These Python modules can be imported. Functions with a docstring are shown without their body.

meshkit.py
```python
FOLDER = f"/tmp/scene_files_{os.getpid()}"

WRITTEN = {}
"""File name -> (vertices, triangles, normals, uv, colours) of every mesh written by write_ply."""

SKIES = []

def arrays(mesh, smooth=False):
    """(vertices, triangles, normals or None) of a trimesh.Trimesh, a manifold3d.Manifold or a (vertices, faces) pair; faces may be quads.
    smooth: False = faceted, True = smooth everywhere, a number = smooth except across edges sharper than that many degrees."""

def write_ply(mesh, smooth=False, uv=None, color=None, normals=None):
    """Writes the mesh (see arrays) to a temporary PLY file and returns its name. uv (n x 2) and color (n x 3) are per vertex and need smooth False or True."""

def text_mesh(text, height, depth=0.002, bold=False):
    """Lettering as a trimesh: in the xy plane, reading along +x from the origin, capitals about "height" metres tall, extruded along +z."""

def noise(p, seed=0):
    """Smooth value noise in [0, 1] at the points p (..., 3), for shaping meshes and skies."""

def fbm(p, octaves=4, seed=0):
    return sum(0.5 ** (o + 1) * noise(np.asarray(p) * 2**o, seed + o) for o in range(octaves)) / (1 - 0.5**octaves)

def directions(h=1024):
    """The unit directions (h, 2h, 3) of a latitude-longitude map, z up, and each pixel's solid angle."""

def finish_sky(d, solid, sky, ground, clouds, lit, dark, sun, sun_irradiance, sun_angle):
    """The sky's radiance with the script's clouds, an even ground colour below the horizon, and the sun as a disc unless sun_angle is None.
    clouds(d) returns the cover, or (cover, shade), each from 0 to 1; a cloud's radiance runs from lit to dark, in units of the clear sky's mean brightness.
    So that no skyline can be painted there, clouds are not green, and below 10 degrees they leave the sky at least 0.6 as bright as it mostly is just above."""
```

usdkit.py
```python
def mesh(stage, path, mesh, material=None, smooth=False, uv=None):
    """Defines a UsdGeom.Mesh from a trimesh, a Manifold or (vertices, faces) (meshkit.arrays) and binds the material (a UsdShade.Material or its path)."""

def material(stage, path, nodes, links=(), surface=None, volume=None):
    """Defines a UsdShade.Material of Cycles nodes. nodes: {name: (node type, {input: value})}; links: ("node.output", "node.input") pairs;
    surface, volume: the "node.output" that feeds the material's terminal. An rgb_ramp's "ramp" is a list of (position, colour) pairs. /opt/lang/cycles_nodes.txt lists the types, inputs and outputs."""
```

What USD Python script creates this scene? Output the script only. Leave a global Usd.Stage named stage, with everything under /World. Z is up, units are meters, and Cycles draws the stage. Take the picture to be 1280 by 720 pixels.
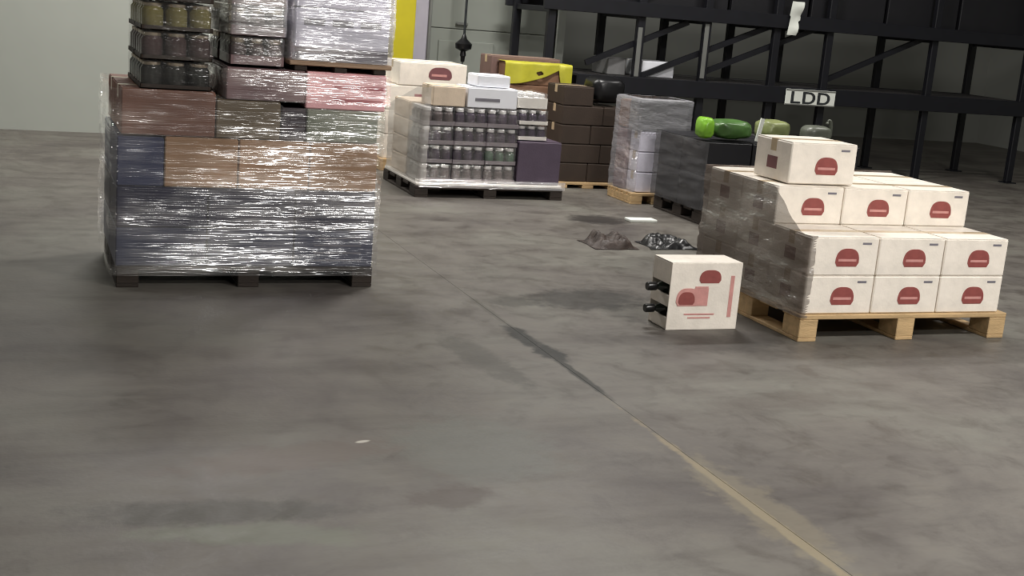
import math, numpy as np, trimesh, usdkit, meshkit
from pxr import Usd, UsdGeom, UsdLux, Gf, Sdf

stage = Usd.Stage.CreateInMemory()
UsdGeom.SetStageUpAxis(stage, UsdGeom.Tokens.z)
UsdGeom.SetStageMetersPerUnit(stage, 1.0)
UsdGeom.Xform.Define(stage, '/World')
UsdGeom.Scope.Define(stage, '/World/Looks')
rng = np.random.default_rng(7)

# ---------------------------------------------------------------- camera, light, exposure
FPX, PITCH, ROLL, YAW, EYE = 1614.9, 0.217026, 0.083585, 0.380814, 1.42767
EXPOSURE = 0.0
cam = UsdGeom.Camera.Define(stage, '/World/Camera')
cp, sp, cr, sr = math.cos(PITCH), math.sin(PITCH), math.cos(ROLL), math.sin(ROLL)
fw = np.array([0, cp, -sp]); rt = np.array([1, 0, 0.]); up = np.array([0, sp, cp])
r2, u2 = cr * rt + sr * up, -sr * rt + cr * up
cy, sy = math.cos(YAW), math.sin(YAW)
RM = np.array([[cy, sy, 0], [-sy, cy, 0], [0, 0, 1]])
r2, u2, fw = RM @ r2, RM @ u2, RM @ fw
cam.AddTransformOp().Set(Gf.Matrix4d(*r2, 0, *u2, 0, *(-fw), 0, 0, 0, EYE, 1))
cam.CreateHorizontalApertureAttr(36.0)
cam.CreateVerticalApertureAttr(20.25)
cam.CreateFocalLengthAttr(36.0 * FPX / 1280)
cam.CreateClippingRangeAttr(Gf.Vec2f(0.05, 200))
cam.CreateExposureAttr(EXPOSURE)
CEIL = 5.2
# high-bay lamps hung under the ceiling along the aisle: (x, y, power scale)
LAMPS = [(3.2, -2.0, 1.4), (4.7, 1.4, 1.45), (3.8, 8.4, .9), (1.4, 10.6, .65), (-2.4, 1.5, .12), (-2.4, 9.0, .3), (8.0, 13.6, .10), (7.4, 7.4, .45)]
LAMP_INTENSITY = 145.0
LAMP_COLOR = (1.0, 0.965, 0.925)

# ---------------------------------------------------------------- helpers
def lin(r, g=None, b=None):
    c = np.array(r if g is None else (r, g, b), float) / 255
    return tuple(np.where(c <= .04045, c / 12.92, ((c + .055) / 1.055) ** 2.4))

_count = {}
def path_for(parent, name):
    k = (parent, name); n = _count.get(k, 0); _count[k] = n + 1
    return f'{parent}/{name}' + (f'_{n:03d}' if n else '')

def tag(p, label=None, cat=None, group=None, kind=None):
    for k, v in (('label', label), ('category', cat), ('group', group), ('kind', kind)):
        if v: p.SetCustomDataByKey(k, v)
    return p

def obj(name, mesh, mat, parent=None, smooth=False, label=None, cat=None, group=None, kind=None):
    base = '/World' if parent is None else str(parent.GetPath())
    p = usdkit.mesh(stage, path_for(base, name), mesh, mat, smooth=smooth).GetPrim()
    return tag(p, label, cat, group, kind)

def thing(name, label, cat, loc=(0, 0, 0), rz=0, group=None, kind=None):
    x = UsdGeom.Xform.Define(stage, path_for('/World', name))
    x.AddTranslateOp().Set(Gf.Vec3d(*map(float, loc)))
    if rz: x.AddRotateZOp().Set(float(rz))
    return tag(x.GetPrim(), label, cat, group, kind)

def sub(name, parent, loc=(0, 0, 0)):
    x = UsdGeom.Xform.Define(stage, path_for(str(parent.GetPath()), name))
    x.AddTranslateOp().Set(Gf.Vec3d(*map(float, loc)))
    return x.GetPrim()

_protos = {}
def repeat(key, name, build, label, cat, loc, rz=0, group=None):
    """first use builds the thing, later uses reference it"""
    t = thing(name, label, cat, loc, rz, group)
    if key in _protos:
        t.GetReferences().AddInternalReference(_protos[key].GetPath()); t.SetInstanceable(True)
    else:
        _protos[key] = t; build(t)
    return t

def box(w, d, h, c=(0, 0, 0)):
    m = trimesh.creation.box([w, d, h]); m.apply_translation(c); return m

def cbox(w, d, h, r=.004, c=(0, 0, 0)):
    """box with chamfered edges, base on z=0, centred in x and y, then moved by c"""
    P = []
    for sx in (-1, 1):
        for sy_ in (-1, 1):
            for sz in (0, 1):
                for k in range(3):
                    q = [sx * w / 2, sy_ * d / 2, sz * h]
                    for j in range(3):
                        if j != k: q[j] -= (sx, sy_, 2 * sz - 1)[j] * r
                    P.append(q)
    m = trimesh.convex.convex_hull(np.array(P)); m.apply_translation(c); return m

def cat_(*ms): return trimesh.util.concatenate([m for m in ms])

def moved(m, t): m = m.copy(); m.apply_translation(t); return m

def tube(pts, r, sides=10):
    import sys
    p = np.asarray(pts, float); t = np.gradient(p, axis=0); t /= np.linalg.norm(t, axis=1, keepdims=True)
    a = np.cross(t, np.where(np.abs(t[:, 2:]) < .9, [0, 0, 1.], [1., 0, 0])); a /= np.linalg.norm(a, axis=1, keepdims=True)
    b = np.cross(t, a); ang = np.arange(sides) * 2 * np.pi / sides
    rr = np.broadcast_to(r, (len(p),))[:, None, None]
    v = (p[:, None] + rr * (np.cos(ang)[None, :, None] * a[:, None] + np.sin(ang)[None, :, None] * b[:, None])).reshape(-1, 3)
    F = []
    for i in range(len(p) - 1):
        for j in range(sides):
            A, B, C, D = i * sides + j, i * sides + (j + 1) % sides, (i + 1) * sides + (j + 1) % sides, (i + 1) * sides + j
            F += [[A, B, C], [A, C, D]]
    n = len(p) - 1
    for j in range(1, sides - 1):
        F += [[0, j + 1, j], [n * sides, n * sides + j, n * sides + j + 1]]
    m = trimesh.Trimesh(v, F, process=False); m.fix_normals(); return m

def beam(a, b, w, h):
    """rectangular bar from a to b"""
    a, b = np.array(a, float), np.array(b, float); L = np.linalg.norm(b - a); z = (b - a) / L
    x = np.cross(z, [0, 1, 0] if abs(z[1]) < .9 else [1, 0, 0]); x /= np.linalg.norm(x); y = np.cross(z, x)
    m = trimesh.creation.box([w, h, L]); T = np.eye(4); T[:3, 0], T[:3, 1], T[:3, 2], T[:3, 3] = x, y, z, (a + b) / 2
    m.apply_transform(T); return m

def lathe(profile, sections=14):
    return trimesh.creation.revolve(np.array(profile, float), sections=sections)

# ---------------------------------------------------------------- materials
M = {}
def plain(name, col, rough=.5, metallic=0, var=.12, scale=6., bump=0, bscale=60., coat=0, spec=.5, stretch=None):
    """procedural base: colour varied by noise, optional fine relief"""
    c = np.array(col); lo, hi = tuple(np.clip(c * (1 - var), 0, 1)), tuple(np.clip(c * (1 + var), 0, 1))
    nodes = {'tc': ('texture_coordinate', {}), 'mp': ('mapping', {'scale': stretch or (1, 1, 1)}),
             'n': ('noise_texture', {'scale': scale, 'detail': 5., 'roughness': .6}),
             'r': ('rgb_ramp', {'ramp': [(.3, lo), (.7, hi)]}),
             'p': ('principled_bsdf', {'roughness': rough, 'metallic': metallic, 'coat_weight': coat, 'specular_ior_level': spec})}
    links = [('tc.object', 'mp.vector'), ('mp.vector', 'n.vector'), ('n.fac', 'r.fac'), ('r.color', 'p.base_color')]
    if bump:
        nodes['bn'] = ('noise_texture', {'scale': bscale, 'detail': 3.}); nodes['b'] = ('bump', {'strength': bump, 'distance': .01})
        links += [('mp.vector', 'bn.vector'), ('bn.fac', 'b.height'), ('b.normal', 'p.normal')]
    M[name] = usdkit.material(stage, '/World/Looks/' + name, nodes, links, 'p.BSDF'); return M[name]

def film(name, haze=.12, hcol=(.8, .8, .82), rough=.2, gloss=.2, bump=1., scale=(1.4, 1.4, 26.), dist=.02, clear=.9):
    """stretch wrap: clear sheet with a little haze, horizontal ripples and a glossy skin"""
    nodes = {'g': ('geometry', {}), 'mp': ('mapping', {'scale': scale}),
             'n': ('noise_texture', {'scale': 1.2, 'detail': 4., 'roughness': .6, 'distortion': 0.}),
             'b': ('bump', {'strength': bump, 'distance': dist}),
             'mg': ('mapping', {'scale': (1.1, 1.1, 3.4)}), 'ng': ('noise_texture', {'scale': 1.6, 'detail': 3., 'roughness': .55}),
             'rg': ('rgb_ramp', {'ramp': [(.40, (gloss * .12,) * 3), (.52, (gloss * .8,) * 3), (.66, (gloss * 2.0,) * 3)]}),
             't': ('transparent_bsdf', {'color': (clear, clear, clear)}), 'd': ('diffuse_bsdf', {'color': hcol}),
             'a': ('mix_closure', {'fac': haze}), 's': ('glossy_bsdf', {'color': (gloss, gloss, gloss), 'roughness': rough}), 'x': ('add_closure', {})}
    links = [('g.position', 'mp.vector'), ('mp.vector', 'n.vector'), ('n.fac', 'b.height'), ('b.normal', 's.normal'), ('b.normal', 'd.normal'),
             ('g.position', 'mg.vector'), ('mg.vector', 'ng.vector'), ('ng.fac', 'rg.fac'), ('rg.color', 's.color'),
             ('t.BSDF', 'a.closure1'), ('d.BSDF', 'a.closure2'), ('a.closure', 'x.closure1'), ('s.BSDF', 'x.closure2')]
    M[name] = usdkit.material(stage, '/World/Looks/' + name, nodes, links, 'x.closure'); return M[name]

def carton_mat(name, col, rough=.75): return plain(name, lin(col), rough, var=.10, scale=9., bump=.12, bscale=90.)

carton_mat('carton_white', (240, 232, 220), .55)
carton_mat('carton_cream', (218, 200, 178))
carton_mat('carton_tan', (166, 132, 102))
carton_mat('carton_brown', (124, 92, 70))
carton_mat('carton_redbrown', (128, 92, 78))
carton_mat('carton_olive', (112, 98, 78))
carton_mat('carton_dark', (54, 42, 33))
carton_mat('carton_navy', (42, 43, 66), .5)
carton_mat('carton_slate', (70, 74, 94), .5)
carton_mat('carton_blue', (62, 68, 98), .5)
carton_mat('carton_dull', (116, 92, 86))
carton_mat('carton_mauve', (134, 108, 110), .5)
carton_mat('carton_pink', (240, 188, 192), .5)
carton_mat('carton_plum', (50, 38, 50), .5)
carton_mat('carton_greengrey', (122, 128, 112), .45)
carton_mat('carton_lilac', (226, 224, 238), .5)
carton_mat('carton_purple', (84, 72, 88), .5)
carton_mat('carton_black', (26, 26, 30), .5)
carton_mat('carton_grey', (120, 120, 120), .5)
plain('tape', lin(196, 176, 146), .25, var=.04)
plain('print_red', lin(146, 78, 74), .5, var=.12, scale=30)
plain('print_pink', lin(208, 150, 144), .5, var=.10, scale=30)
plain('print_burgundy', lin(120, 74, 78), .5, var=.10, scale=30)
plain('print_stripe', lin(168, 70, 84), .5, var=.10)
plain('print_grey', lin(120, 118, 126), .5, var=.10)
plain('wood_pale', lin(196, 166, 122), .7, var=.22, scale=4., bump=.3, stretch=(1, 6, 6))
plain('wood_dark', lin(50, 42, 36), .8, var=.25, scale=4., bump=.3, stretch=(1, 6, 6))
plain('wood_tan', lin(176, 148, 122), .7, var=.2, scale=4., bump=.3, stretch=(1, 6, 6))
plain('wood_reddish', lin(130, 96, 88), .8, var=.2, scale=4., bump=.3, stretch=(1, 6, 6))
plain('rack_steel', lin(20, 21, 27), .45, var=.2, metallic=.0)
plain('rack_deck', lin(36, 34, 34), .7, var=.3)
plain('galvanised', lin(150, 152, 148), .4, metallic=.6, var=.1)
plain('jar_olive', lin(126, 118, 72), .12, var=.2, scale=12, coat=.6)
plain('jar_dark', lin(48, 48, 46), .12, var=.3, scale=12, coat=.6)
plain('jar_plum', lin(78, 62, 62), .12, var=.3, scale=12, coat=.6)
plain('lid_metal', lin(206, 190, 168), .22, metallic=.8, var=.08)
plain('bottle_plum', lin(62, 50, 68), .15, var=.25, scale=14, coat=.6)
plain('bottle_brown', lin(92, 82, 82), .15, var=.25, scale=14, coat=.6)
plain('bottle_green', lin(62, 92, 72), .15, var=.25, scale=14, coat=.6)
plain('cap_white', lin(236, 234, 232), .25, var=.03)
plain('tray_grey', lin(128, 120, 124), .5, var=.1)
plain('tray_white', lin(232, 228, 220), .4, var=.1)
plain('glass_dark', lin(14, 22, 16), .08, var=.2, coat=.6)
plain('foil_black', lin(12, 12, 13), .3, var=.1)
plain('plastic_white', lin(238, 240, 246), .4, var=.03)
plain('plastic_black', lin(16, 16, 18), .35, var=.2, bump=.3, bscale=14)
plain('paper_white', lin(226, 230, 222), .6, var=.05)
plain('ink_dark', lin(38, 42, 44), .6, var=.05)
plain('sack_green', lin(122, 176, 52), .35, var=.2, scale=8, bump=.2, bscale=20)
plain('sack_darkgreen', lin(70, 104, 52), .35, var=.25, scale=8, bump=.2, bscale=20)
plain('sack_olive', lin(122, 130, 84), .4, var=.2, scale=8, bump=.2, bscale=20)
plain('plastic_dim', lin(90, 94, 84), .4, var=.15)
plain('tarp_yellow', lin(184, 180, 54), .45, var=.1, scale=8, bump=.15, bscale=25)
plain('rubble_brown', lin(56, 44, 38), .6, var=.4, scale=18, bump=.4, bscale=40)
plain('wall_paint', lin(168, 172, 164), .6, var=.04, scale=1.2)
plain('wall_side', lin(150, 152, 146), .7, var=.05, scale=1.2)
plain('door_paint', lin(152, 157, 149), .5, var=.05, scale=1.5)
plain('jamb_paint', lin(196, 192, 204), .5, var=.05)
plain('column_yellow', lin(190, 178, 28), .45, var=.08, scale=3)
plain('rubber_black', lin(14, 12, 14), .7, var=.2)
plain('ceiling_paint', lin(150, 150, 146), .8, var=.05)
plain('lamp_housing', lin(120, 122, 124), .4, metallic=.5)
film('wrap_clear', haze=.04, gloss=.42, rough=.15, scale=(.5, .5, 15.), dist=.04)
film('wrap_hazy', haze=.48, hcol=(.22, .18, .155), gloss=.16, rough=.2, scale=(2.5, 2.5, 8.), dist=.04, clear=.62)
film('wrap_milky', haze=.40, hcol=(.72, .70, .66), gloss=.06, rough=.25, scale=(3., 3., 7.), dist=.02)
film('wrap_grey', haze=.38, hcol=(.42, .42, .45), gloss=.16, rough=.2, scale=(4., 4., 8.), dist=.03)
film('wrap_white', haze=.22, hcol=(.86, .87, .92), gloss=.42, rough=.18, scale=(.8, .8, 11.), dist=.05)
film('wrap_dark', haze=.45, hcol=(.14, .14, .145), gloss=.02, rough=.35, scale=(5., 5., 8.))
film('pack_film', haze=.04, gloss=.14, rough=.14, scale=(6., 6., 26.), dist=.01)
film('jar_film', haze=.02, gloss=.05, rough=.14, scale=(4., 4., 20.), dist=.01)

def floor_material():
    nodes = {'g': ('geometry', {}),
             'n1': ('noise_texture', {'scale': 1.1, 'detail': 6., 'roughness': .62, 'distortion': .4}),
             'n2': ('noise_texture', {'scale': 5.2, 'detail': 6., 'roughness': .7, 'distortion': .5}),
             'n3': ('noise_texture', {'scale': 55., 'detail': 4.}),
             'mp': ('mapping', {'scale': (.5, 2.4, 1.), 'rotation': (0, 0, -.38)}),
             'n4': ('noise_texture', {'scale': 2.2, 'detail': 5., 'roughness': .6}),
             'r1': ('rgb_ramp', {'ramp': [(.30, lin(80, 75, 72)), (.5, lin(101, 97, 91)), (.72, lin(112, 111, 103))]}),
             'r2': ('rgb_ramp', {'ramp': [(.34, (.58, .55, .53)), (.5, (.96, .96, .96)), (.72, (1.16, 1.16, 1.14))]}),
             'r4': ('rgb_ramp', {'ramp': [(.30, (.66, .64, .63)), (.52, (1, 1, 1))]}),
             'm1': ('mix_color', {'blend_type': 'multiply', 'fac': .75, 'use_clamp': False}),
             'm4': ('mix_color', {'blend_type': 'multiply', 'fac': .75, 'use_clamp': False}),
             'p': ('principled_bsdf', {'specular_ior_level': .35}),
             'rr': ('map_range', {'from_min': .3, 'from_max': .7, 'to_min': .42, 'to_max': .62}),
             'b': ('bump', {'strength': .15, 'distance': .004})}
    L = [('g.position', 'n1.vector'), ('g.position', 'n2.vector'), ('g.position', 'n3.vector'), ('g.position', 'mp.vector'), ('mp.vector', 'n4.vector'),
         ('n1.fac', 'r1.fac'), ('n2.fac', 'r2.fac'), ('n4.fac', 'r4.fac'), ('r1.color', 'm1.a'), ('r2.color', 'm1.b'), ('m1.result', 'm4.a'), ('r4.color', 'm4.b'),
         ('n2.fac', 'rr.value'), ('rr.result', 'p.roughness'), ('n3.fac', 'b.height'), ('b.normal', 'p.normal')]
    cur = 'm4.result'
    # worn marks with a shape of their own: (x, y, half length x, half length y, turn, colour, strength, ragged)
    marks = [(2.105, 5.06, .05, .26, 0, lin(26, 26, 22), .95, 1.5), (2.13, 4.82, .065, .16, .1, lin(24, 24, 20), .95, 1.5), (2.12, 4.50, .024, .34, 0, lin(36, 35, 30), .95, .9), (2.112, 5.55, .02, .34, 0, lin(70, 68, 60), .55, 1.2),
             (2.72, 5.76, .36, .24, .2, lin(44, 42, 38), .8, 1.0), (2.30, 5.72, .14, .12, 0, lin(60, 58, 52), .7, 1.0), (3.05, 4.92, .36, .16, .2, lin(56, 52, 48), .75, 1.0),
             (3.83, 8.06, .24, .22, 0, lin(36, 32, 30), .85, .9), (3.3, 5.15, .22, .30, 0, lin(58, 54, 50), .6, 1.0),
             (1.80, 4.75, .10, .42, .1, lin(72, 70, 64), .7, 1.2), (.52, 3.36, .42, .10, -.1, lin(58, 56, 50), .8, 1.2), (.60, 3.20, .34, .08, -.2, lin(108, 116, 98), .4, 1.2),
             (1.20, 3.36, .16, .09, .3, lin(66, 56, 50), .7, 1.1), (1.42, 3.75, .30, .34, 0, lin(96, 98, 92), .6, 1.2), (.8, 3.75, .4, .12, .2, lin(92, 80, 72), .5, 1.2),
             (2.8, 4.1, .5, .1, .15, lin(86, 80, 74), .5, 1.2),
             (2.096, 3.0, .024, 1.0, -.008, lin(150, 136, 106), .62, 1.1), (2.12, 3.1, .10, .55, 0, lin(126, 118, 98), .45, 1.5), (1.07, 3.86, .03, .012, .3, lin(190, 186, 176), .9, .4)]
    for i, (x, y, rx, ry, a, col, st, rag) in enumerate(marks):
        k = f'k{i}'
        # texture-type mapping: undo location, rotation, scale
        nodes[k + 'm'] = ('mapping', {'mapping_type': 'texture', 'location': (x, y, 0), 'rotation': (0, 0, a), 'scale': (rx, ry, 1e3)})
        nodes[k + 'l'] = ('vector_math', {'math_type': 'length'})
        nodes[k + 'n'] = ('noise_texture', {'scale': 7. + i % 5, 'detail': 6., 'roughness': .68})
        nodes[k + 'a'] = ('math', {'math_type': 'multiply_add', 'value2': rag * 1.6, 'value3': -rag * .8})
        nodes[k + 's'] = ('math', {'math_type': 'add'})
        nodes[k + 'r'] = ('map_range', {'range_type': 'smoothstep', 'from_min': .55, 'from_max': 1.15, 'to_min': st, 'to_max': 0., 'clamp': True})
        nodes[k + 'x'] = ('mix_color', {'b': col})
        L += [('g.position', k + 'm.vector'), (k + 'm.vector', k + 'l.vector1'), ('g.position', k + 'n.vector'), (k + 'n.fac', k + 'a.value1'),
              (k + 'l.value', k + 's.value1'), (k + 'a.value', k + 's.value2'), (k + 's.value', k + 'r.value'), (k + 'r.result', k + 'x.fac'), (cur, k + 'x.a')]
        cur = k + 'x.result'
    L.append((cur, 'p.base_color'))
    M['floor'] = usdkit.material(stage, '/World/Looks/floor_concrete', nodes, L, 'p.BSDF')
floor_material()

# ---------------------------------------------------------------- setting
X0, X1, Y0, Y1 = -7.0, 13.0, -7.0, 12.0
JX = 2.112
fl = thing('floor', None, None, kind='structure')
obj('slab', box(JX - .002 - X0, Y1 - Y0 + 3.2, .2, ((X0 + JX - .002) / 2, (Y0 + Y1 + 3.2) / 2, -.1)), M['floor'], fl)
obj('slab', box(X1 - JX - .002, Y1 - Y0 + 3.2, .2, ((X1 + JX + .002) / 2, (Y0 + Y1 + 3.2) / 2, -.1)), M['floor'], fl)
obj('joint_filler', box(.004, Y1 - Y0 + 3.2, .19, (JX, (Y0 + Y1 + 3.2) / 2, -.096)), M['floor'], fl)
WEND = 5.06
wl = thing('wall_back', None, None, kind='structure')
obj('panel', box(3.0 - X0, .2, CEIL, ((X0 + 3.0) / 2, Y1 + .1, CEIL / 2)), M['wall_paint'], wl)
obj('header', box(WEND - 3.0, .2, CEIL - 3.4, ((WEND + 3.0) / 2, Y1 + .1, 3.4 + (CEIL - 3.4) / 2)), M['wall_paint'], wl)
obj('pier', box(.08, 3.2, CEIL, (WEND + .04, Y1 + 1.6, CEIL / 2)), M['wall_paint'], wl)
obj('lintel', box(X1 - WEND - .08, .2, CEIL - 2.8, ((X1 + WEND + .08) / 2, Y1 + .1, 2.8 + (CEIL - 2.8) / 2)), M['wall_side'], wl)
obj('panel', box(X1 - WEND - .08, .2, CEIL, ((X1 + WEND + .08) / 2, Y1 + 3.1, CEIL / 2)), M['wall_side'], wl)
obj('wall_left', box(.2, Y1 - Y0, CEIL, (X0 - .1, (Y0 + Y1) / 2, CEIL / 2)), M['wall_side'], kind='structure')
obj('wall_right', box(.2, Y1 - Y0 + 3.2, CEIL, (X1 + .1, (Y0 + Y1 + 3.2) / 2, CEIL / 2)), M['wall_side'], kind='structure')
obj('wall_front', box(X1 - X0, .2, CEIL, ((X0 + X1) / 2, Y0 - .1, CEIL / 2)), M['wall_side'], kind='structure')
obj('ceiling', box(X1 - X0, Y1 - Y0 + 3.2, .2, ((X0 + X1) / 2, (Y0 + Y1 + 3.2) / 2, CEIL + .1)), M['ceiling_paint'], kind='structure')
# sectional dock door in the back wall
d = thing('door_1', None, None, (0, Y1, 0), kind='structure')
for k in range(6):
    obj('door_panel', cbox(WEND - .02 - 3.74, .06, .56, .006, ((3.74 + WEND - .02) / 2, .05, .005 + k * .565)), M['door_paint'], d)
obj('inset_panel', cbox(.56, .02, .34, .004, (4.12, .012, .68)), M['door_paint'], d)
obj('pull_handle', cbox(.12, .03, .03, .008, (4.06, .0, 1.17)), M['galvanised'], d)
obj('jamb', cbox(.17, .14, 3.4, .006, (3.62, .02, 0)), M['jamb_paint'], d)
obj('dock_seal', cbox(.38, .12, 3.4, .01, (3.19, .04, 0)), M['rubber_black'], d)
obj('guide_rail', cbox(.03, .08, 3.4, .004, (3.72, -.03, 0)), M['galvanised'], d)

# lamps: a housing with a glowing panel under it
def lamp(i, x, y, k):
    t = thing('high_bay_lamp', 'grey rectangular high bay lamp hung under the ceiling', 'lamp', (x, y, CEIL - .8), group='high bay lamps under the ceiling')
    obj('housing', cbox(1.3, .5, .12, .02), M['lamp_housing'], t)
    for s in (-.5, .5): obj('hanger', cbox(.02, .02, .68, .002, (s, 0, .12)), M['lamp_housing'], t)
    l = UsdLux.RectLight.Define(stage, str(t.GetPath()) + '/light')
    l.AddTranslateOp().Set(Gf.Vec3d(0, 0, -.01))
    l.CreateWidthAttr(1.2); l.CreateHeightAttr(.4); l.CreateIntensityAttr(LAMP_INTENSITY * k); l.CreateColorAttr(Gf.Vec3f(*LAMP_COLOR))
for i, (x, y, k) in enumerate(LAMPS): lamp(i, x, y, k)

# ---------------------------------------------------------------- builders
def pallet(label, x, y, w, dep, h, mat, group=None, key=None):
    """block pallet: (x, y) is the centre; top boards run along x"""
    def build(t):
        bh = .022; n = 5; bw = dep / n * .78
        for k in range(n):
            yy = -dep / 2 + bw / 2 + k * (dep - bw) / (n - 1)
            obj('top_board', cbox(w, bw, bh, .003, (0, yy, h - bh)), M[mat], t)
        for k in range(3):
            xx = -w / 2 + .05 + k * (w - .1) / 2
            obj('bottom_board', cbox(.10, dep, .018, .003, (xx, 0, 0)), M[mat], t)
            for j in range(3):
                yy = -dep / 2 + .07 + j * (dep - .14) / 2
                obj('block', cbox(.10, .14, h - bh - .018, .003, (xx, yy, .018)), M[mat], t)
    return repeat(key or ('pallet', w, dep, h, mat), 'wooden_pallet', build, label, 'pallet', (x, y, 0), 0, group)

def dome_logo(w, h, depth=.0015):
    """half-oval emblem, flat base, in the xz plane facing -y"""
    from shapely.geometry import Polygon
    a = np.linspace(0, np.pi, 22)
    pts = [(w / 2 * math.copysign(abs(math.cos(t)) ** .7, math.cos(t)), h * (.22 + .78 * math.sin(t) ** .8)) for t in a] + [(-w / 2 * .82, 0), (w / 2 * .82, 0)][::1]
    m = trimesh.creation.extrude_polygon(Polygon(pts).buffer(0), depth, engine='earcut')
    m.apply_transform(trimesh.transformations.rotation_matrix(math.pi / 2, [1, 0, 0])); return m

def carton(label, x0, x1, y0, y1, z0, z1, mat, name='carton', cat='carton', group=None, deco=None, tape=True, r=.005, rz=0):
    w, dp, h = x1 - x0, y1 - y0, z1 - z0
    def build(t):
        obj('body', cbox(w, dp, h - .003, r), M[mat], t)
        for s in (-1, 1):
            obj('flap', box(w - .008, dp / 2 - .006, .003, (0, s * (dp / 4), h - .0015)), M[mat], t)
        if tape:
            obj('tape', cat_(box(w + .001, .05, .0008, (0, 0, h + .0004)), box(.0008, .05, .06, (-w / 2 - .0004, 0, h - .03)), box(.0008, .05, .06, (w / 2 + .0004, 0, h - .03))), M['tape'], t)
        if deco: deco(t, w, dp, h)
    key = ('carton', round(w, 3), round(dp, 3), round(h, 3), mat, deco.__name__ if deco else '', tape)
    return repeat(key, name, build, label, cat, ((x0 + x1) / 2, (y0 + y1) / 2, z0), rz, group)

def deco_oval(t, w, dp, h):
    lg = obj('logo', moved(dome_logo(.13, .085), (.02, -dp / 2 - .0002, h * .24)), M['print_red'], t)
    obj('logo_band', moved(box(.10, .001, .012), (.02, -dp / 2 - .0022, h * .24 + .03)), M['print_pink'], lg)
    obj('print_line', moved(box(.05, .001, .01), (.12, -dp / 2 - .0006, h * .84)), M['print_grey'], t)
    # side print on the short ends
    for s in (-1, 1):
        obj('end_print', moved(box(.001, .09, .06), (s * (w / 2 + .0006), .0, h * .42)), M['print_burgundy'], t)
def deco_stripes(t, w, dp, h):
    for k, zz in enumerate((.25, .62)):
        obj('stripe', moved(box(w * .62, .001, h * .11), (w * .16, -dp / 2 - .0006, h * zz)), M['print_stripe'], t)
def deco_band(t, w, dp, h):
    obj('lower_band', moved(box(w - .004, .001, h * .24), (0, -dp / 2 - .0006, h * .14)), M['carton_purple'], t)
    for k in range(3):
        obj('panel_print', moved(box(w * .22, .001, h * .13), (-w * .3 + k * w * .3, -dp / 2 - .0006, h * .74)), M['print_grey'], t)
def deco_greyprint(t, w, dp, h):
    obj('print_block', moved(box(w * .5, .001, h * .16), (-w * .1, -dp / 2 - .0006, h * .4)), M['print_grey'], t)
def deco_slots(t, w, dp, h):
    for k in range(4):
        obj('slot_print', moved(box(w * .6, .001, h * .04), (0.02, -dp / 2 - .0006, h * (.18 + .2 * k))), M['print_grey'], t)

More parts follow.
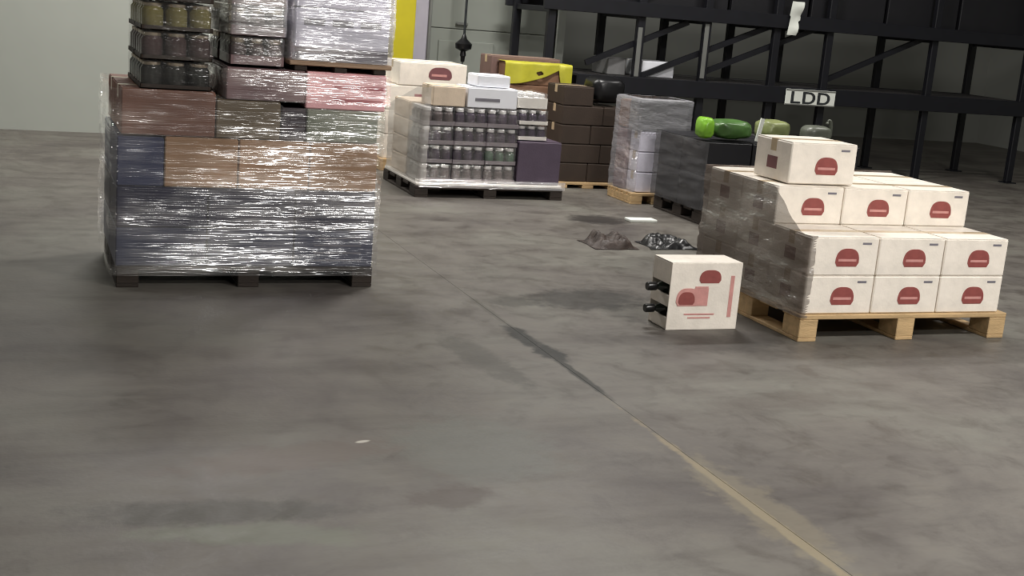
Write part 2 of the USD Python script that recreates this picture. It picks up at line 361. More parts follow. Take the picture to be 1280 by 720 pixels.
def wrap(label, name, x0, x1, y0, y1, zb, ztop, mat, amp=.012, r=.03, nz=40, step=.03, seed=1, mesh_only=False, freq=(5, 28), lap=True, skip=None):
    """stretch film round a load: the rounded rectangle outline goes up from zb to ztop(x, y), rippled in horizontal folds; the top edge lies over the load's rim"""
    zt = ztop if callable(ztop) else (lambda x, y: ztop)
    pts = []
    cs = [(x1 - r, y0 + r, -90), (x1 - r, y1 - r, 0), (x0 + r, y1 - r, 90), (x0 + r, y0 + r, 180)]
    for cx, cy_, a0 in cs:
        for k in range(5):
            a = math.radians(a0 + k * 22.5); pts.append((cx + r * math.cos(a), cy_ + r * math.sin(a), math.cos(a), math.sin(a)))
    P = []
    for a, b in zip(pts, pts[1:] + pts[:1]):
        n = max(1, int(math.hypot(b[0] - a[0], b[1] - a[1]) / step))
        for k in range(n):
            q = [a[i] + (b[i] - a[i]) * k / n for i in range(4)]; P.append(q)
    P = np.array(P); N = len(P)
    rows = []
    for j in range(nz + 1):
        f = j / nz
        z = np.array([zb + (zt(x, y) - zb) * f for x, y in P[:, :2]])
        fold = meshkit.fbm(np.stack([P[:, 0] * freq[0], P[:, 1] * freq[0], z * freq[1]], 1), 3, seed) - .5
        big = meshkit.noise(np.stack([P[:, 0] * 2.5, P[:, 1] * 2.5, z * 4], 1), seed + 9) - .5
        off = amp * (fold * 1.5 + big * 1.0) + amp * .75
        rows.append(np.stack([P[:, 0] + P[:, 2] * off, P[:, 1] + P[:, 3] * off, z + amp * .3 * fold], 1))
    cx, cy_ = (x0 + x1) / 2, (y0 + y1) / 2
    for k, (ins, dz) in enumerate(((.012, .006), (.05, .007)) if lap else ()):       # lap over the rim
        top = rows[nz].copy(); v = np.array([cx, cy_]) - top[:, :2]
        L = np.abs(P[:, 2:4])
        top[:, :2] -= P[:, 2:4] * (ins + amp * .6); top[:, 2] = np.array([zt(x, y) for x, y in P[:, :2]]) + dz + .004 * (meshkit.noise(top * 14, seed + k) - .3)
        rows.append(top)
    v = np.vstack(rows); F = []
    for j in range(len(rows) - 1):
        for i in range(N):
            a, b = j * N + i, j * N + (i + 1) % N; F += [[a, b, b + N], [a, b + N, a + N]]
    F = np.array(F)
    if skip is not None: F = F[[not skip(*c_) for c_ in v[F].mean(1)]]
    m = trimesh.Trimesh(v, F, process=False); m.remove_unreferenced_vertices()
    if mesh_only: return m
    return obj(name, m, M[mat], None, smooth=True, label=label, cat='stretch wrap')

def bottle_pack(label, x0, y0, z0, nx, ny, pitch, hh, body, cap, tray, name, cat, group=None, jar=False, tray_h=.03):
    """tray of bottles or jars under a shrink film"""
    w, dp = nx * pitch, ny * pitch
    def build(t):
        obj('tray', cat_(box(w, dp, .003, (0, 0, .0015)), box(w, .003, tray_h, (0, -dp / 2 + .0015, tray_h / 2)), box(w, .003, tray_h, (0, dp / 2 - .0015, tray_h / 2)),
                         box(.003, dp, tray_h, (-w / 2 + .0015, 0, tray_h / 2)), box(.003, dp, tray_h, (w / 2 - .0015, 0, tray_h / 2))), M[tray], t)
        R = pitch / 2 - .003; H = hh - .012
        if jar:
            prof = [(0, 0), (R * .9, 0), (R, .01), (R, H * .72), (R * .8, H * .84), (R * .8, H * .86)]
            cprof = [(R * .8, H * .86), (R * .84, H * .87), (R * .84, H * .98), (R * .78, H), (0, H)]
        else:
            prof = [(0, 0), (R * .85, 0), (R, .008), (R, H * .60), (R * .86, H * .70), (R * .62, H * .78), (R * .62, H * .80)]
            cprof = [(R * .62, H * .80), (R * .74, H * .805), (R * .74, H * .975), (R * .66, H), (0, H)]
        bm, cm = lathe(prof, 12), lathe(cprof, 12)
        for j in range(ny):
            for i in range(nx):
                o = (-w / 2 + pitch * (i + .5), -dp / 2 + pitch * (j + .5), .004)
                b = obj('jar' if jar else 'bottle', moved(bm, o), M[body], t, smooth=40)
                obj('lid' if jar else 'cap', moved(cm, o), M[cap], b, smooth=30)
        f = wrap('', '', -w / 2, w / 2, -dp / 2, dp / 2, .004, hh - .006, 'pack_film', amp=.002, r=.02, nz=8, step=.04, mesh_only=True)
        obj('shrink_film', f, M['jar_film' if jar else 'pack_film'], t, smooth=True)
    return repeat(('pack', nx, ny, pitch, hh, body, cap, tray, jar), name, build, label, cat, (x0 + w / 2, y0 + dp / 2, z0), 0, group)

def lump(n, sx, sy_, sz, seed, amp=.25, flat=0., freq=2.2):
    """soft irregular body resting on z=0"""
    m = trimesh.creation.icosphere(3); v = m.vertices.copy()
    e = np.sign(v) * np.abs(v) ** .62; e *= (1 + amp * (meshkit.fbm(v * freq + seed * 3.1, 3, seed) - .5) * 2)[:, None]
    v = e * [sx / 2, sy_ / 2, sz / 2]; v[:, 2] -= v[:, 2].min(); v[:, 2] = np.maximum(v[:, 2] - flat * sz, 0)
    m = trimesh.Trimesh(v, m.faces, process=False); return m

ORD = ['first', 'second', 'third', 'fourth', 'fifth', 'sixth', 'seventh']

# ---------------------------------------------------------------- left wrapped load
LP = 'tall left load'
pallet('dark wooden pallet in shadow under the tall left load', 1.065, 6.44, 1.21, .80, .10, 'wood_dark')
XC = [(.455, .862), (.866, 1.272), (1.276, 1.665)]
cn = ['left', 'middle', 'right']
for r_, (ya, yb) in enumerate(((6.04, 6.435), (6.44, 6.835))):
    row = 'front' if r_ == 0 else 'rear'
    for c_, (xa, xb) in enumerate(XC):
        carton(f'slate grey carton bottom layer of {LP}, {row} row, {cn[c_]}', xa, xb, ya, yb, .101, .283, 'carton_slate', tape=False, deco=deco_slots if c_ == 2 else None)
        carton(f'navy blue carton second layer of {LP}, {row} row, {cn[c_]}', xa, xb, ya, yb, .285, .472, 'carton_navy', tape=False)
    carton(f'small blue carton left end of tan layer of {LP}, {row} row', .455, .66, ya, yb, .474, .70, 'carton_blue', tape=False)
    for c_, (xa, xb) in enumerate(((.664, .995), (1.0, 1.33), (1.335, 1.662))):
        carton(f'tan cardboard carton third layer of {LP}, {row} row, {cn[c_]}', xa, xb, ya, yb, .474, .705, 'carton_tan')
    carton(f'reddish brown carton left of fourth layer of {LP}, {row} row', .47, .885, ya, yb, .708, .915, 'carton_redbrown')
    carton(f'olive brown carton middle of fourth layer of {LP}, {row} row', .89, 1.185, ya, yb, .708, .885, 'carton_olive')
    carton(f'dark plum carton beside the olive carton of {LP}, {row} row', 1.19, 1.305, ya, yb, .708, .86, 'carton_plum', tape=False, deco=deco_slots)
    carton(f'grey green carton right of fourth layer of {LP}, {row} row', 1.31, 1.655, ya, yb, .708, .86, 'carton_greengrey', tape=False)
    carton(f'mauve carton in fifth layer of {LP}, {row} row, middle', .93, 1.295, ya, yb, .888, 1.035, 'carton_mauve', tape=False)
    carton(f'pink striped carton in fifth layer of {LP}, {row} row, right', 1.30, 1.685, ya, yb, .863, 1.035, 'carton_pink', deco=deco_stripes, tape=False)
wrap(f'clear rippled stretch film round the lower layers of the {LP}', 'stretch_wrap', .435, 1.685, 6.02, 6.855, .062, lambda x, y: .915 if x < .888 else (.885 if x < 1.188 else .865), 'wrap_clear', amp=.012, seed=3, nz=60, lap=False)
wrap(f'clear stretch film over the pink and mauve cartons of the {LP}', 'stretch_wrap', .91, 1.705, 6.02, 6.855, .89, 1.03, 'wrap_clear', amp=.010, seed=5, nz=18, lap=False)
for k, (bd, nm) in enumerate((('jar_dark', 'dark'), ('jar_plum', 'plum'), ('jar_olive', 'olive green'), ('jar_olive', 'olive green top'))):
    for r_ in range(2):
        bottle_pack(f'tray of {nm} jars, {ORD[k]} up, {"front" if r_ == 0 else "rear"} stack on {LP}', .55, 6.05 + .33 * r_, .918 + .13 * k, 3, 3, .105, .127, bd, 'lid_metal', 'carton_dark', 'jar_tray', 'tray of jars', jar=True, tray_h=.02)
for r_, (ya, yb) in enumerate(((6.05, 6.43), (6.44, 6.82))):
    row = 'front' if r_ == 0 else 'rear'
    for k in range(3):
        bottle_pack(f'pack of mauve bottles, {ORD[k]} tier above the mauve carton, {row} row of {LP}', .945, ya, 1.046 + .135 * k, 3, 4, .083, .132, 'jar_plum', 'lid_metal', 'carton_mauve', 'bottle_pack', 'pack of bottles', tray_h=.045)
wrap('silvery stretch film over the top tiers of mauve bottles of tall left load', 'stretch_wrap', .936, 1.199, 6.03, 6.83, 1.185, 1.452, 'wrap_white', amp=.004, seed=7, nz=20)
obj('wooden_slip_board', cbox(.49, .80, .022, .004, (1.46, 6.43, 1.062)), M['wood_tan'], label='tan wooden slip board under the white and purple cartons of the tall left load', cat='board')
for k in range(3):
    obj('wooden_batten', cbox(.06, .78, .024, .003, (1.27 + .19 * k, 6.43, 1.037)), M['wood_dark'], label=f'dark wooden batten under the slip board of the tall load, {cn[k]} one of three', cat='batten')
for r_, (ya, yb) in enumerate(((6.04, 6.425), (6.43, 6.815))):
    row = 'front' if r_ == 0 else 'rear'
    carton(f'white carton with purple lower band on {LP}, {row} row', 1.235, 1.685, ya, yb, 1.086, 1.325, 'carton_lilac', deco=deco_band, tape=False)
    carton(f'pale lilac carton topmost on {LP}, {row} row', 1.235, 1.66, ya, yb, 1.33, 1.56, 'carton_lilac', deco=deco_greyprint, tape=False)
wrap('shiny white hazed stretch film round the white and purple cartons of the tall load', 'stretch_wrap', 1.222, 1.70, 6.02, 6.84, 1.087, 1.56, 'wrap_white', amp=.012, seed=8, nz=40)

# ---------------------------------------------------------------- middle load of bottle packs
MP = 'middle pallet'
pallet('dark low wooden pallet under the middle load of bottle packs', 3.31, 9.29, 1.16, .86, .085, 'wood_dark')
obj('white_slip_sheet', cbox(1.15, .84, .02, .004, (3.31, 9.29, .087)), M['tray_white'], label='white slip tray under the bottle packs of the middle pallet', cat='slip tray')
bodies = [['bottle_brown', 'bottle_brown', 'bottle_brown'], ['bottle_plum', 'bottle_plum', 'bottle_green'], ['bottle_plum', 'bottle_plum', 'bottle_plum'], ['bottle_brown', 'bottle_plum', 'bottle_plum']]
colw = {'bottle_brown': 'grey brown', 'bottle_plum': 'dark plum', 'bottle_green': 'green'}
for k in range(4):
    for i in range(3):
        b = bodies[k][i]
        bottle_pack(f'tray of {colw[b]} bottles, {ORD[k]} layer up, {cn[i]} column on {MP}', 2.765 + .248 * i, 8.89, .11 + .137 * k, 3, 4, .0815, .134, b, 'cap_white', 'tray_grey', 'bottle_pack', 'pack of bottles')
for k in range(2):
    bottle_pack(f'silvery tray of bottles in {ORD[k + 2]} layer at right of {MP}', 3.52, 8.93, .435 + .115 * k, 3, 4, .078, .112, 'bottle_plum', 'cap_white', 'tray_white', 'bottle_pack', 'pack of bottles')
bottle_pack(f'white topped tray of bottles at the top right of the {MP}', 3.50, 8.95, .668, 3, 4, .082, .118, 'cap_white', 'cap_white', 'tray_white', 'bottle_pack', 'pack of bottles', tray_h=.08)
carton(f'purple sided carton at the lower right of the {MP}', 3.52, 3.865, 8.89, 9.22, .11, .43, 'carton_purple', tape=False)
for k in range(4):
    for i, (xa, xb) in enumerate(((2.77, 3.14), (3.145, 3.515))):
        carton(f'cream carton behind bottles on {MP}, {ORD[k]} layer up, {"left" if i == 0 else "right"}', xa, xb, 9.26, 9.66, .11 + .137 * k, .244 + .137 * k, 'carton_cream', tape=False)
carton(f'beige carton on top of the {MP}, left', 2.84, 3.085, 8.92, 9.2, .66, .80, 'carton_cream')
carton(f'white carton on top of the {MP}, beside the beige carton', 3.10, 3.485, 8.91, 9.2, .66, .805, 'plastic_white', tape=False, deco=deco_greyprint)
carton('small white carton crowning the top of the middle pallet of bottle packs', 3.18, 3.43, 8.94, 9.18, .81, .895, 'plastic_white', tape=False)
def zmid(x, y):
    t = min(1, max(0, (y - 8.95) / .75)); return .79 - .20 * t
wrap('hazy white stretch film round the left side of the middle pallet load', 'stretch_wrap', 2.745, 3.91, 8.865, 9.70, .108, zmid, 'wrap_milky', amp=.012, seed=12, nz=30, lap=False, skip=lambda x, y, z: x > 2.80)
wrap('narrow clear film band round the foot of the middle pallet load', 'stretch_wrap', 2.742, 3.915, 8.862, 9.705, .075, .135, 'wrap_white', amp=.006, seed=13, nz=8, lap=False, skip=lambda x, y, z: y > 8.9)

# white cartons with burgundy emblem behind the middle load
def deco_dome(t, w, dp, h):
    lg = obj('emblem', moved(dome_logo(.20, .10), (.06, -dp / 2 - .0002, h * .3)), M['print_burgundy'], t)
    obj('emblem_band', moved(box(.13, .001, .018), (.05, -dp / 2 - .0022, h * .3 + .035)), M['print_pink'], lg)
pallet('wooden pallet under the white cartons behind the middle pallet', 3.2, 10.45, .75, .56, .10, 'wood_pale')
for k in range(3):
    carton(f'white carton behind the middle pallet, {ORD[k]} layer of its stack', 2.85, 3.53, 10.2, 10.7, .101 + .2 * k, .298 + .2 * k, 'carton_white', deco=deco_stripes)
carton('large white carton with burgundy dome emblem atop the stack behind middle pallet', 2.95, 3.525, 10.2, 10.65, .702, .89, 'carton_white', deco=deco_dome)

# brown carton stack under the rack
pallet('pale low pallet under the dark brown cartons in the rack', 4.39, 9.70, .56, .40, .05, 'wood_pale')
for k in range(5):
    off = .0 if k % 2 == 0 else .10
    cuts = [4.12, 4.12 + (.26 if k % 2 == 0 else .36), 4.66]
    for i in range(2):
        if k >= 4 and i == 1: continue
        carton(f'dark brown carton in {ORD[k]} layer of the stack right of the bottle packs, {"left" if i == 0 else "right"}', cuts[i] + .002, cuts[i + 1] - .002, 9.52, 9.88, .052 + .153 * k, .202 + .153 * k, 'carton_dark')
obj('black_bundle', moved(lump(0, .30, .32, .22, 4, amp=.06), (4.545, 9.70, .684)), M['plastic_black'], smooth=True, label='black plastic bundle on the right end of the dark brown carton stack', cat='bundle')

# brown stack with the yellow sheet
for k in range(3):
    carton(f'brown carton in the {ORD[k]} layer under the yellow sheet', 3.80, 4.36, 10.03, 10.5, .0 + .257 * k, .255 + .257 * k, 'carton_brown')
carton('reddish brown carton behind the yellow sheet, topmost of its stack', 3.74, 4.36, 10.22, 10.5, .772, .985, 'carton_dull', deco=deco_slots)
def yellow_sheet():
    # sheet lying on the carton and hanging down in front with a swag edge, and down the right corner
    def hang(u):
        if u < .80: return .175 - .13 * (u / .80) ** 2
        return .045 + .24 * min(1, (u - .80) / .08)
    nu, nv = 60, 26; top, bot = [], []
    V = []
    for i in range(nu + 1):
        u = i / nu; x = 3.79 + .60 * u
        for j in range(nv + 1):
            v = j / nv
            H = hang(u); tot = .19 + H; s = v * tot
            wv = .006 * math.sin(u * 19) * v
            if s < .19: y, z = 10.21 - s, .955 - (.0 if s < .17 else .004)
            else: y, z = 10.018 + wv, .951 - (s - .19)
            V.append((x, y, z))
    V = np.array(V); F = []
    for i in range(nu):
        for j in range(nv):
            a = i * (nv + 1) + j; b = a + nv + 1; F += [[a, b, b + 1], [a, b + 1, a + 1]]
    # hole in the sheet
    c = V[np.array(F)].mean(1); keep = ~(((c[:, 0] - 4.10) / .028) ** 2 + ((c[:, 2] - .872) / .017) ** 2 < 1) | (c[:, 1] > 10.05)
    F = np.array(F)[keep]; n = len(V)
    W = V + [0, .004, -.004]
    F2 = np.vstack([F, F[:, ::-1] + n])
    m = trimesh.Trimesh(np.vstack([V, W]), F2, process=False); m.remove_unreferenced_vertices(); return m
obj('brown_tray', cbox(.55, .175, .175, .004, (4.08, 10.127, .773)), M['carton_brown'], label='brown carton directly under the yellow sheet, front of the reddish carton', cat='carton')
obj('yellow_sheet', yellow_sheet(), M['tarp_yellow'], smooth=True, label='yellow plastic sheet with a dark hole draped over brown cartons by the rack', cat='sheet')

# ---------------------------------------------------------------- rack
RY0, RY1 = 10.75, 11.6
UX = [4.46, 5.34, 6.02, 6.77, 7.36, 8.6, 9.8]
rack = thing('storage_rack', 'dark steel storage rack behind the pallets, with slanting braces and loaded decks', 'rack', (0, 0, 0))
for k, x in enumerate(UX):
    for y in (RY0, RY1):
        obj('upright', cbox(.075, .06, 4.0, .006, (x, y, .012)), M['rack_steel'], rack)
        obj('foot_plate', cbox(.13, .13, .012, .002, (x, y, 0)), M['rack_steel'], rack)
    for z in (.86, 1.46, 2.65):
        obj('side_strut', cbox(.04, RY1 - RY0 - .06, .05, .004, (x, (RY0 + RY1) / 2, z - .09)), M['rack_steel'], rack)
for xa, za, xb, zb_ in ((4.85, .95, 5.85, 1.38), (5.40, .86, 6.72, 1.40), (6.05, .93, 7.32, 1.45), (7.4, .93, 8.56, 1.43), (4.50, 1.6, 5.3, 2.0), (5.38, 1.6, 5.98, 1.9)):
    obj('brace', beam((xa, RY0 + .05, za), (xb, RY0 + .05, zb_), .05, .03), M['rack_steel'], rack)
for z0_, z1_, xa in ((.70, .855, 4.74), (1.395, 1.52, 4.36), (2.5, 2.64, 4.40)):
    for y in (RY0 - .05, RY1 + .05):
        obj('long_beam', cbox(9.86 - xa, .04, z1_ - z0_, .004, ((xa + 9.86) / 2, y, z0_)), M['rack_steel'], rack)
for z, xa in ((.83, 4.78), (1.47, 4.46), (2.6, 4.46)):
    n = 26; bw = (9.8 - xa) / n
    for j in range(n):
        obj('deck_board', cbox(bw - .012, RY1 - RY0 - .075, .025, .003, (xa + bw * (j + .5), (RY0 + RY1) / 2, z)), M['rack_deck'], rack)
for x, z0_, z1_ in ((5.34, .86, 1.30), (6.02, .88, 1.38)):
    obj('guard_strip', cbox(.045, .006, z1_ - z0_, .002, (x - .012, RY0 - .034, z0_)), M['galvanised'], rack)
for k in range(6):
    xa = 4.55 + .88 * k
    carton(f'black wrapped bulk carton on the upper rack deck, {ORD[k]} from the left', xa, xa + .84, 10.84, 11.55, 1.50, 2.44, 'carton_black')
# sign
SC = 10.54 / 6.30
sg = thing('bay_sign', 'white LDD bay sign with dark block letters hung on the rack beam', 'sign', (7.18, 10.66, .765))
obj('plate', cbox(.56, .008, .152, .003, (0, 0, -.076)), M['paper_white'], sg)
obj('edge_strip', cat_(cbox(.56, .006, .012, .002, (0, -.006, .062)), cbox(.56, .006, .012, .002, (0, -.006, -.075))), M['galvanised'], sg)
tm = meshkit.text_mesh('LDD', .108, .002, bold=True); tm.apply_transform(trimesh.transformations.rotation_matrix(math.pi / 2, [1, 0, 0]))
c = tm.bounds.mean(0); sx = .44 / (tm.bounds[1, 0] - tm.bounds[0, 0])
tm.apply_translation(-c); tm.apply_scale([sx, 1, 1]); tm.apply_translation((0, -.0052, -.002))
obj('lettering', tm, M['ink_dark'], sg, label='dark letters LDD')
def paper_tag():
    nu, nv = 10, 24; V = []
    for i in range(nu + 1):
        for j in range(nv + 1):
            u, v = i / nu, j / nv
            w = .125 if v > .55 else .10
            x = (u - .5) * w - .035 * (1 - v) + (.02 if abs(v - .5) < .07 and u > .6 else 0)
            V.append((x, -.02 * math.sin(v * 9) * u - .024, .31 * v))
    V = np.array(V); F = []
    for i in range(nu):
        for j in range(nv):
            a = i * (nv + 1) + j; b = a + nv + 1; F += [[a, b, b + 1], [a, b + 1, a + 1]]
    F = np.array(F); return trimesh.Trimesh(np.vstack([V, V + [0, .002, 0]]), np.vstack([F, F[:, ::-1] + len(V)]), process=False)
tg = thing('paper_tag', 'crumpled white paper tag hanging high on the rack above the sign', 'tag', (6.91, 10.675, 1.34))
obj('sheet', paper_tag(), M['paper_white'], tg, smooth=True)
carton('white polystyrene box on the lower rack deck, seen behind a slanting brace', 5.45, 5.78, 10.85, 11.2, .857, 1.0, 'plastic_white', tape=False)
carton('grey carton on the lower rack deck left of the white box', 5.10, 5.28, 10.85, 11.2, .857, 1.01, 'carton_grey', tape=False)

# ---------------------------------------------------------------- grey wrapped load and dark wrapped load in the rack
pallet('pale wooden pallet with light end blocks under the grey wrapped load', 4.65, 8.98, .46, .42, .085, 'wood_pale')
for k in range(3):
    carton(f'white carton in the {ORD[k]} layer of the grey wrapped load, front', 4.47, 4.80, 8.80, 8.97, .09 + .155 * k, .242 + .155 * k, 'carton_lilac')
    carton(f'mauve carton in {ORD[k]} layer of the grey wrapped load, behind the white ones', 4.44, 4.80, 8.98, 9.15, .09 + .155 * k, .242 + .155 * k, 'carton_mauve', tape=False)
carton('grey carton at the top of the grey wrapped load, front', 4.44, 4.86, 8.81, 8.97, .56, .79, 'carton_grey', tape=False)
carton('brown carton at the top of the grey wrapped load, rear', 4.44, 4.82, 8.98, 9.15, .56, .77, 'carton_brown', tape=False)
wrap('grey hazy stretch film round the load beside the dark brown cartons', 'stretch_wrap', 4.415, 4.885, 8.78, 9.18, .092, .795, 'wrap_grey', amp=.010, seed=21, nz=24, skip=lambda x, y, z: y < 8.79 and z < .545 and x > 4.45)
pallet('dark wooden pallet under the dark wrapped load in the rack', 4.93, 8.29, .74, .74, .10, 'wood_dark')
for i, (xa, xb) in enumerate(((4.55, 4.92), (4.93, 5.30))):
    for j, (ya, yb) in enumerate(((7.94, 8.28), (8.29, 8.64))):
        for k in range(2):
            carton(f'black carton in {"lower" if k == 0 else "upper"} layer of dark wrapped load, {"front" if j == 0 else "rear"} {"left" if i == 0 else "right"}', xa, xb, ya, yb, .102 + .244 * k, .344 + .244 * k, 'carton_black', tape=False)
wrap('dull dark grey stretch film round the load behind the near rack upright', 'stretch_wrap', 4.525, 5.325, 7.92, 8.665, .108, .592, 'wrap_dark', amp=.014, seed=25, nz=24, lap=False, skip=lambda x, y, z: y < 7.935 and x > 4.56)
for nm, x, y, sx_, sy2, sz, mt, lb, sd in (
        ('sack', 4.535, 8.02, .10, .16, .145, 'sack_green', 'bright green plastic sack at the left end on top of the dark wrapped load', 1),
        ('sack', 4.76, 8.06, .30, .22, .135, 'sack_darkgreen', 'darker green plastic sack beside the bright green one on the dark load', 2),
        ('sack', 5.11, 8.06, .22, .22, .15, 'sack_olive', 'yellowish olive rounded sack at the right end of the dark wrapped load', 3)):
    obj('plastic_sack', moved(lump(0, sx_, sy2, sz, sd, amp=.10), (x + .03, y, .606)), M[mt], smooth=True, label=lb, cat='sack')
obj('plastic_strip', moved(beam((4.955, 7.95, .606), (4.985, 7.95, .77), .03, .012), (0, 0, 0)), M['paper_white'], label='pale upright plastic strip between the green sacks', cat='strip')
carton('black plastic crate behind the wrapped right load', 5.0, 5.4, 7.35, 7.75, 0, .66, 'carton_black', tape=False)
j = thing('plastic_jug', 'dim grey green plastic jug with loop handle on the black crate', 'jug', (5.13, 7.5, .66))
obj('jug_body', lump(0, .2, .16, .12, 8, amp=.04), M['plastic_dim'], j, smooth=True)
obj('handle', tube([(.10 + .02 * math.cos(a), 0, .08 + .075 * math.sin(a) * 1.0) for a in np.linspace(-.6, 2.4, 12)], .012), M['plastic_dim'], j, smooth=True)

# ---------------------------------------------------------------- right load of white cartons
RP = 'right load'
pallet('pale wooden pallet under the wrapped white cartons at right', 4.01, 5.40, 1.20, .98, .128, 'wood_pale')
bw_, bd_, bh_ = .376, .322, .182
rown = ['front', 'second', 'rear']
for k in range(3):
    for j_ in range(3):
        if k == 2 and j_ == 0: continue
        for i in range(3):
            xa = 3.425 + i * (bw_ + .005); ya = 4.925 + j_ * (bd_ + .004); za = .13 + k * (bh_ + .001)
            carton(f'white carton with red dome logo, {ORD[k]} layer, {rown[j_]} row, {cn[i]} of {RP}', xa, xa + bw_, ya, ya + bd_, za, za + bh_, 'carton_white', deco=deco_oval)
carton('loose white carton with red dome logo on top of the wrapped right load', 3.505, 3.505 + .376, 5.30, 5.62, .684, .684 + .20, 'carton_white', deco=deco_oval)
def zr(x, y):
    t = min(1, max(0, (y - 4.93) / .36)); t = t * t * (3 - 2 * t)
    return .505 + .18 * t
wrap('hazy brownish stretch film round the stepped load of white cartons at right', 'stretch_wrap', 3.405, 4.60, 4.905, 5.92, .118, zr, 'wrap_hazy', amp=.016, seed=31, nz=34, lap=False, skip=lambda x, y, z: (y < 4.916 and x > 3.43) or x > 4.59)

# ---------------------------------------------------------------- carton on the floor with two bottles
bx = thing('carton', 'white carton with red logos standing alone on the floor left of loaded pallet', 'carton', (3.035, 5.245, 0))
W_, D_, H_ = .375, .182, .318; tck = .005
def front_panel():
    return cbox(W_, tck, H_, .0015, (0, -D_ / 2 + tck / 2, 0))
obj('front_panel', front_panel(), M['carton_white'], bx)
obj('back_panel', cbox(W_, tck, H_, .0015, (0, D_ / 2 - tck / 2, 0)), M['carton_white'], bx)
obj('right_panel', cbox(tck, D_ - 2 * tck, H_, .0015, (W_ / 2 - tck / 2, 0, 0)), M['carton_white'], bx)
obj('base_panel', cbox(W_ - 2 * tck, D_ - 2 * tck, tck, .0015, (0, 0, 0)), M['carton_white'], bx)
for s_ in (-1, 1):
    obj('top_flap', cbox(W_, D_ / 2 - .002, .004, .001, (0, s_ * D_ / 4, H_)), M['carton_white'], bx)
# left end: two flaps with a gap at the bottle necks
for z0_, z1_ in ((.005, .060), (.110, .165), (.215, H_ - .002)):
    obj('end_panel', cbox(tck, D_ - 2 * tck, z1_ - z0_, .0015, (-W_ / 2 + tck / 2, 0, z0_)), M['carton_white'], bx)
for z0_ in (.042, .146):
    obj('divider', cbox(W_ - .03, D_ - .012, .004, .001, (.006, 0, z0_)), M['carton_cream'], bx)
yf = -D_ / 2 - .0006
lg = obj('logo', moved(dome_logo(.115, .062), (.02, yf, .225)), M['print_red'], bx)
obj('picture', trimesh.util.concatenate([moved(dome_logo(.12, .085), (-.09, yf, .115)), moved(box(.075, .001, .085), (-.02, yf - .0004, .158))]), M['print_pink'], bx)
obj('picture_fruit', moved(dome_logo(.085, .06), (-.095, yf - .0016, .122)), M['print_red'], bx)
for zz, ww in ((.205, .07), (.075, .16), (.058, .12)):
    obj('print_line', moved(box(ww, .001, .007), (-.02, yf - .0002, zz)), M['print_pink'], bx)
obj('side_stripe', moved(box(.02, .001, .2), (.14, yf - .0002, .16)), M['print_pink'], bx)
for k, zz in enumerate((.085, .190)):
    t = thing('bottle', f'dark glass bottle with black cap poking out of the floor carton, {"lower" if k == 0 else "upper"} of two', 'bottle', (2.885, 5.245, zz))
    prof = [(0, 0), (.036, 0), (.038, .006), (.038, .13), (.030, .155), (.0145, .185), (.0135, .20)]
    R_ = trimesh.transformations.rotation_matrix(-math.pi / 2, [0, 1, 0])
    g = lathe(prof, 20); g.apply_transform(R_); g.apply_translation((.13, 0, 0))
    cpm = lathe([(.0, .19), (.0165, .19), (.0205, .195), (.0205, .235), (.018, .24), (0, .24)], 20); cpm.apply_transform(R_); cpm.apply_translation((.13, 0, 0))
    obj('glass', g, M['glass_dark'], t, smooth=40); obj('cap', cpm, M['foil_black'], t, smooth=40)

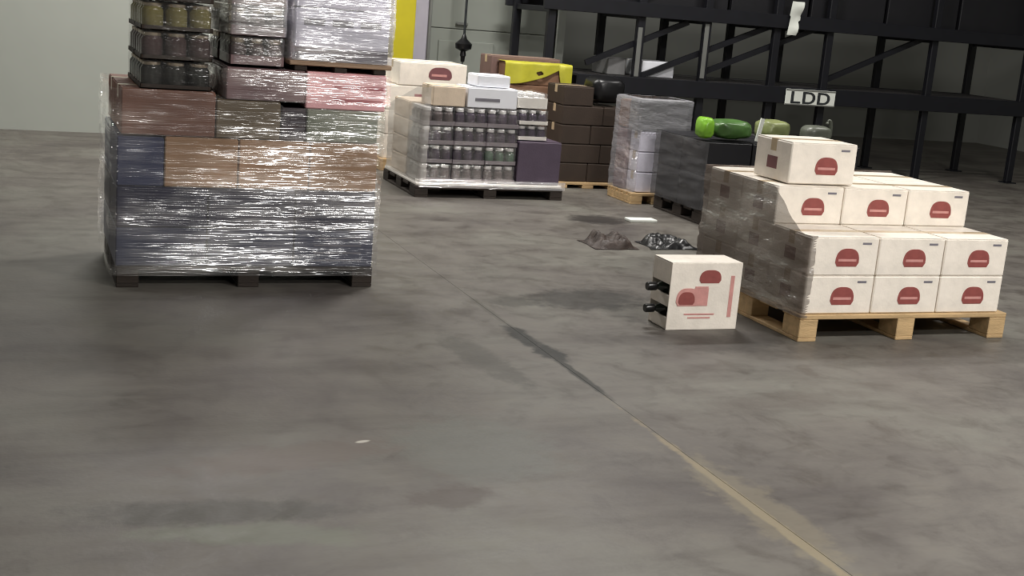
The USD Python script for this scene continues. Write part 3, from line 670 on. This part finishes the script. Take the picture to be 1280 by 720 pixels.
# ---------------------------------------------------------------- litter on the floor
def crumple(w, dp, h, seed, n=34):
    V = []; 
    for i in range(n + 1):
        for j_ in range(n + 1):
            u, v = i / n - .5, j_ / n - .5
            rr = 1 - min(1, (abs(2 * u) ** 3 + abs(2 * v) ** 3)) ** 2
            f = meshkit.fbm(np.array([[u * 4.5 + seed, v * 4.5, seed * 1.7]]), 4, seed)[0]
            e = 1 + .25 * (meshkit.noise(np.array([[u * 4, v * 4, seed + .5]]), seed)[0] - .5)
            V.append((u * w * e, v * dp * e, .004 + h * rr * max(0, (f - .18) * 1.7)))
    V = np.array(V); F = []
    for i in range(n):
        for j_ in range(n):
            a = i * (n + 1) + j_; b = a + n + 1; F += [[a, b, b + 1], [a, b + 1, a + 1]]
    F = np.array(F); B = V.copy(); B[:, 2] = np.maximum(V[:, 2] - .004, 0)
    return trimesh.Trimesh(np.vstack([V, B]), np.vstack([F, F[:, ::-1] + len(V)]), process=False)
obj('crumpled_cardboard', moved(crumple(.30, .28, .085, 3), (3.49, 7.16, 0)), M['rubble_brown'], smooth=25, label='crumpled dark brown cardboard heap lying on the floor of the aisle', cat='cardboard')
obj('crumpled_film', moved(crumple(.34, .26, .07, 6), (3.90, 7.16, 0)), M['plastic_black'], smooth=25, label='crumpled black plastic film on the floor by the rack foot', cat='plastic film')
obj('floor_board', cbox(.21, .10, .018, .003, (4.15, 8.04, 0)), M['paper_white'], label='short white board lying on the floor in front of the grey load', cat='board')
# pull cord hanging before the dock door
pc = thing('pull_cord', 'dark pull cord with a black bulb handle hanging before the dock door', 'pull cord', (3.99, 11.7, 0))
obj('cord', tube([(0, 0, z) for z in np.linspace(CEIL, 1.09, 30)], .012, 8), M['ink_dark'], pc, smooth=True)
hb = lathe([(0, 0), (.018, .002), (.022, .05), (.03, .06), (.024, .10), (.075, .125), (.08, .17), (.03, .215), (.012, .26), (0, .26)], 18)
obj('handle', moved(hb, (0, 0, .84)), M['plastic_black'], pc, smooth=40)
obj('lower_cord', tube([(0, 0, z) for z in np.linspace(.845, .5, 8)], .006, 8), M['ink_dark'], pc, smooth=True)
# yellow column
yc = thing('steel_column', 'yellow painted steel column beside the dock door', 'column', (3.38, 11.72, 0))
obj('shaft', cat_(cbox(.20, .02, CEIL, .003, (0, -.09, 0)), cbox(.20, .02, CEIL, .003, (0, .09, 0)), cbox(.02, .16, CEIL, .002, (0, 0, 0))), M['column_yellow'], yc)
obj('base_plate', cbox(.30, .30, .02, .003), M['rack_steel'], yc)
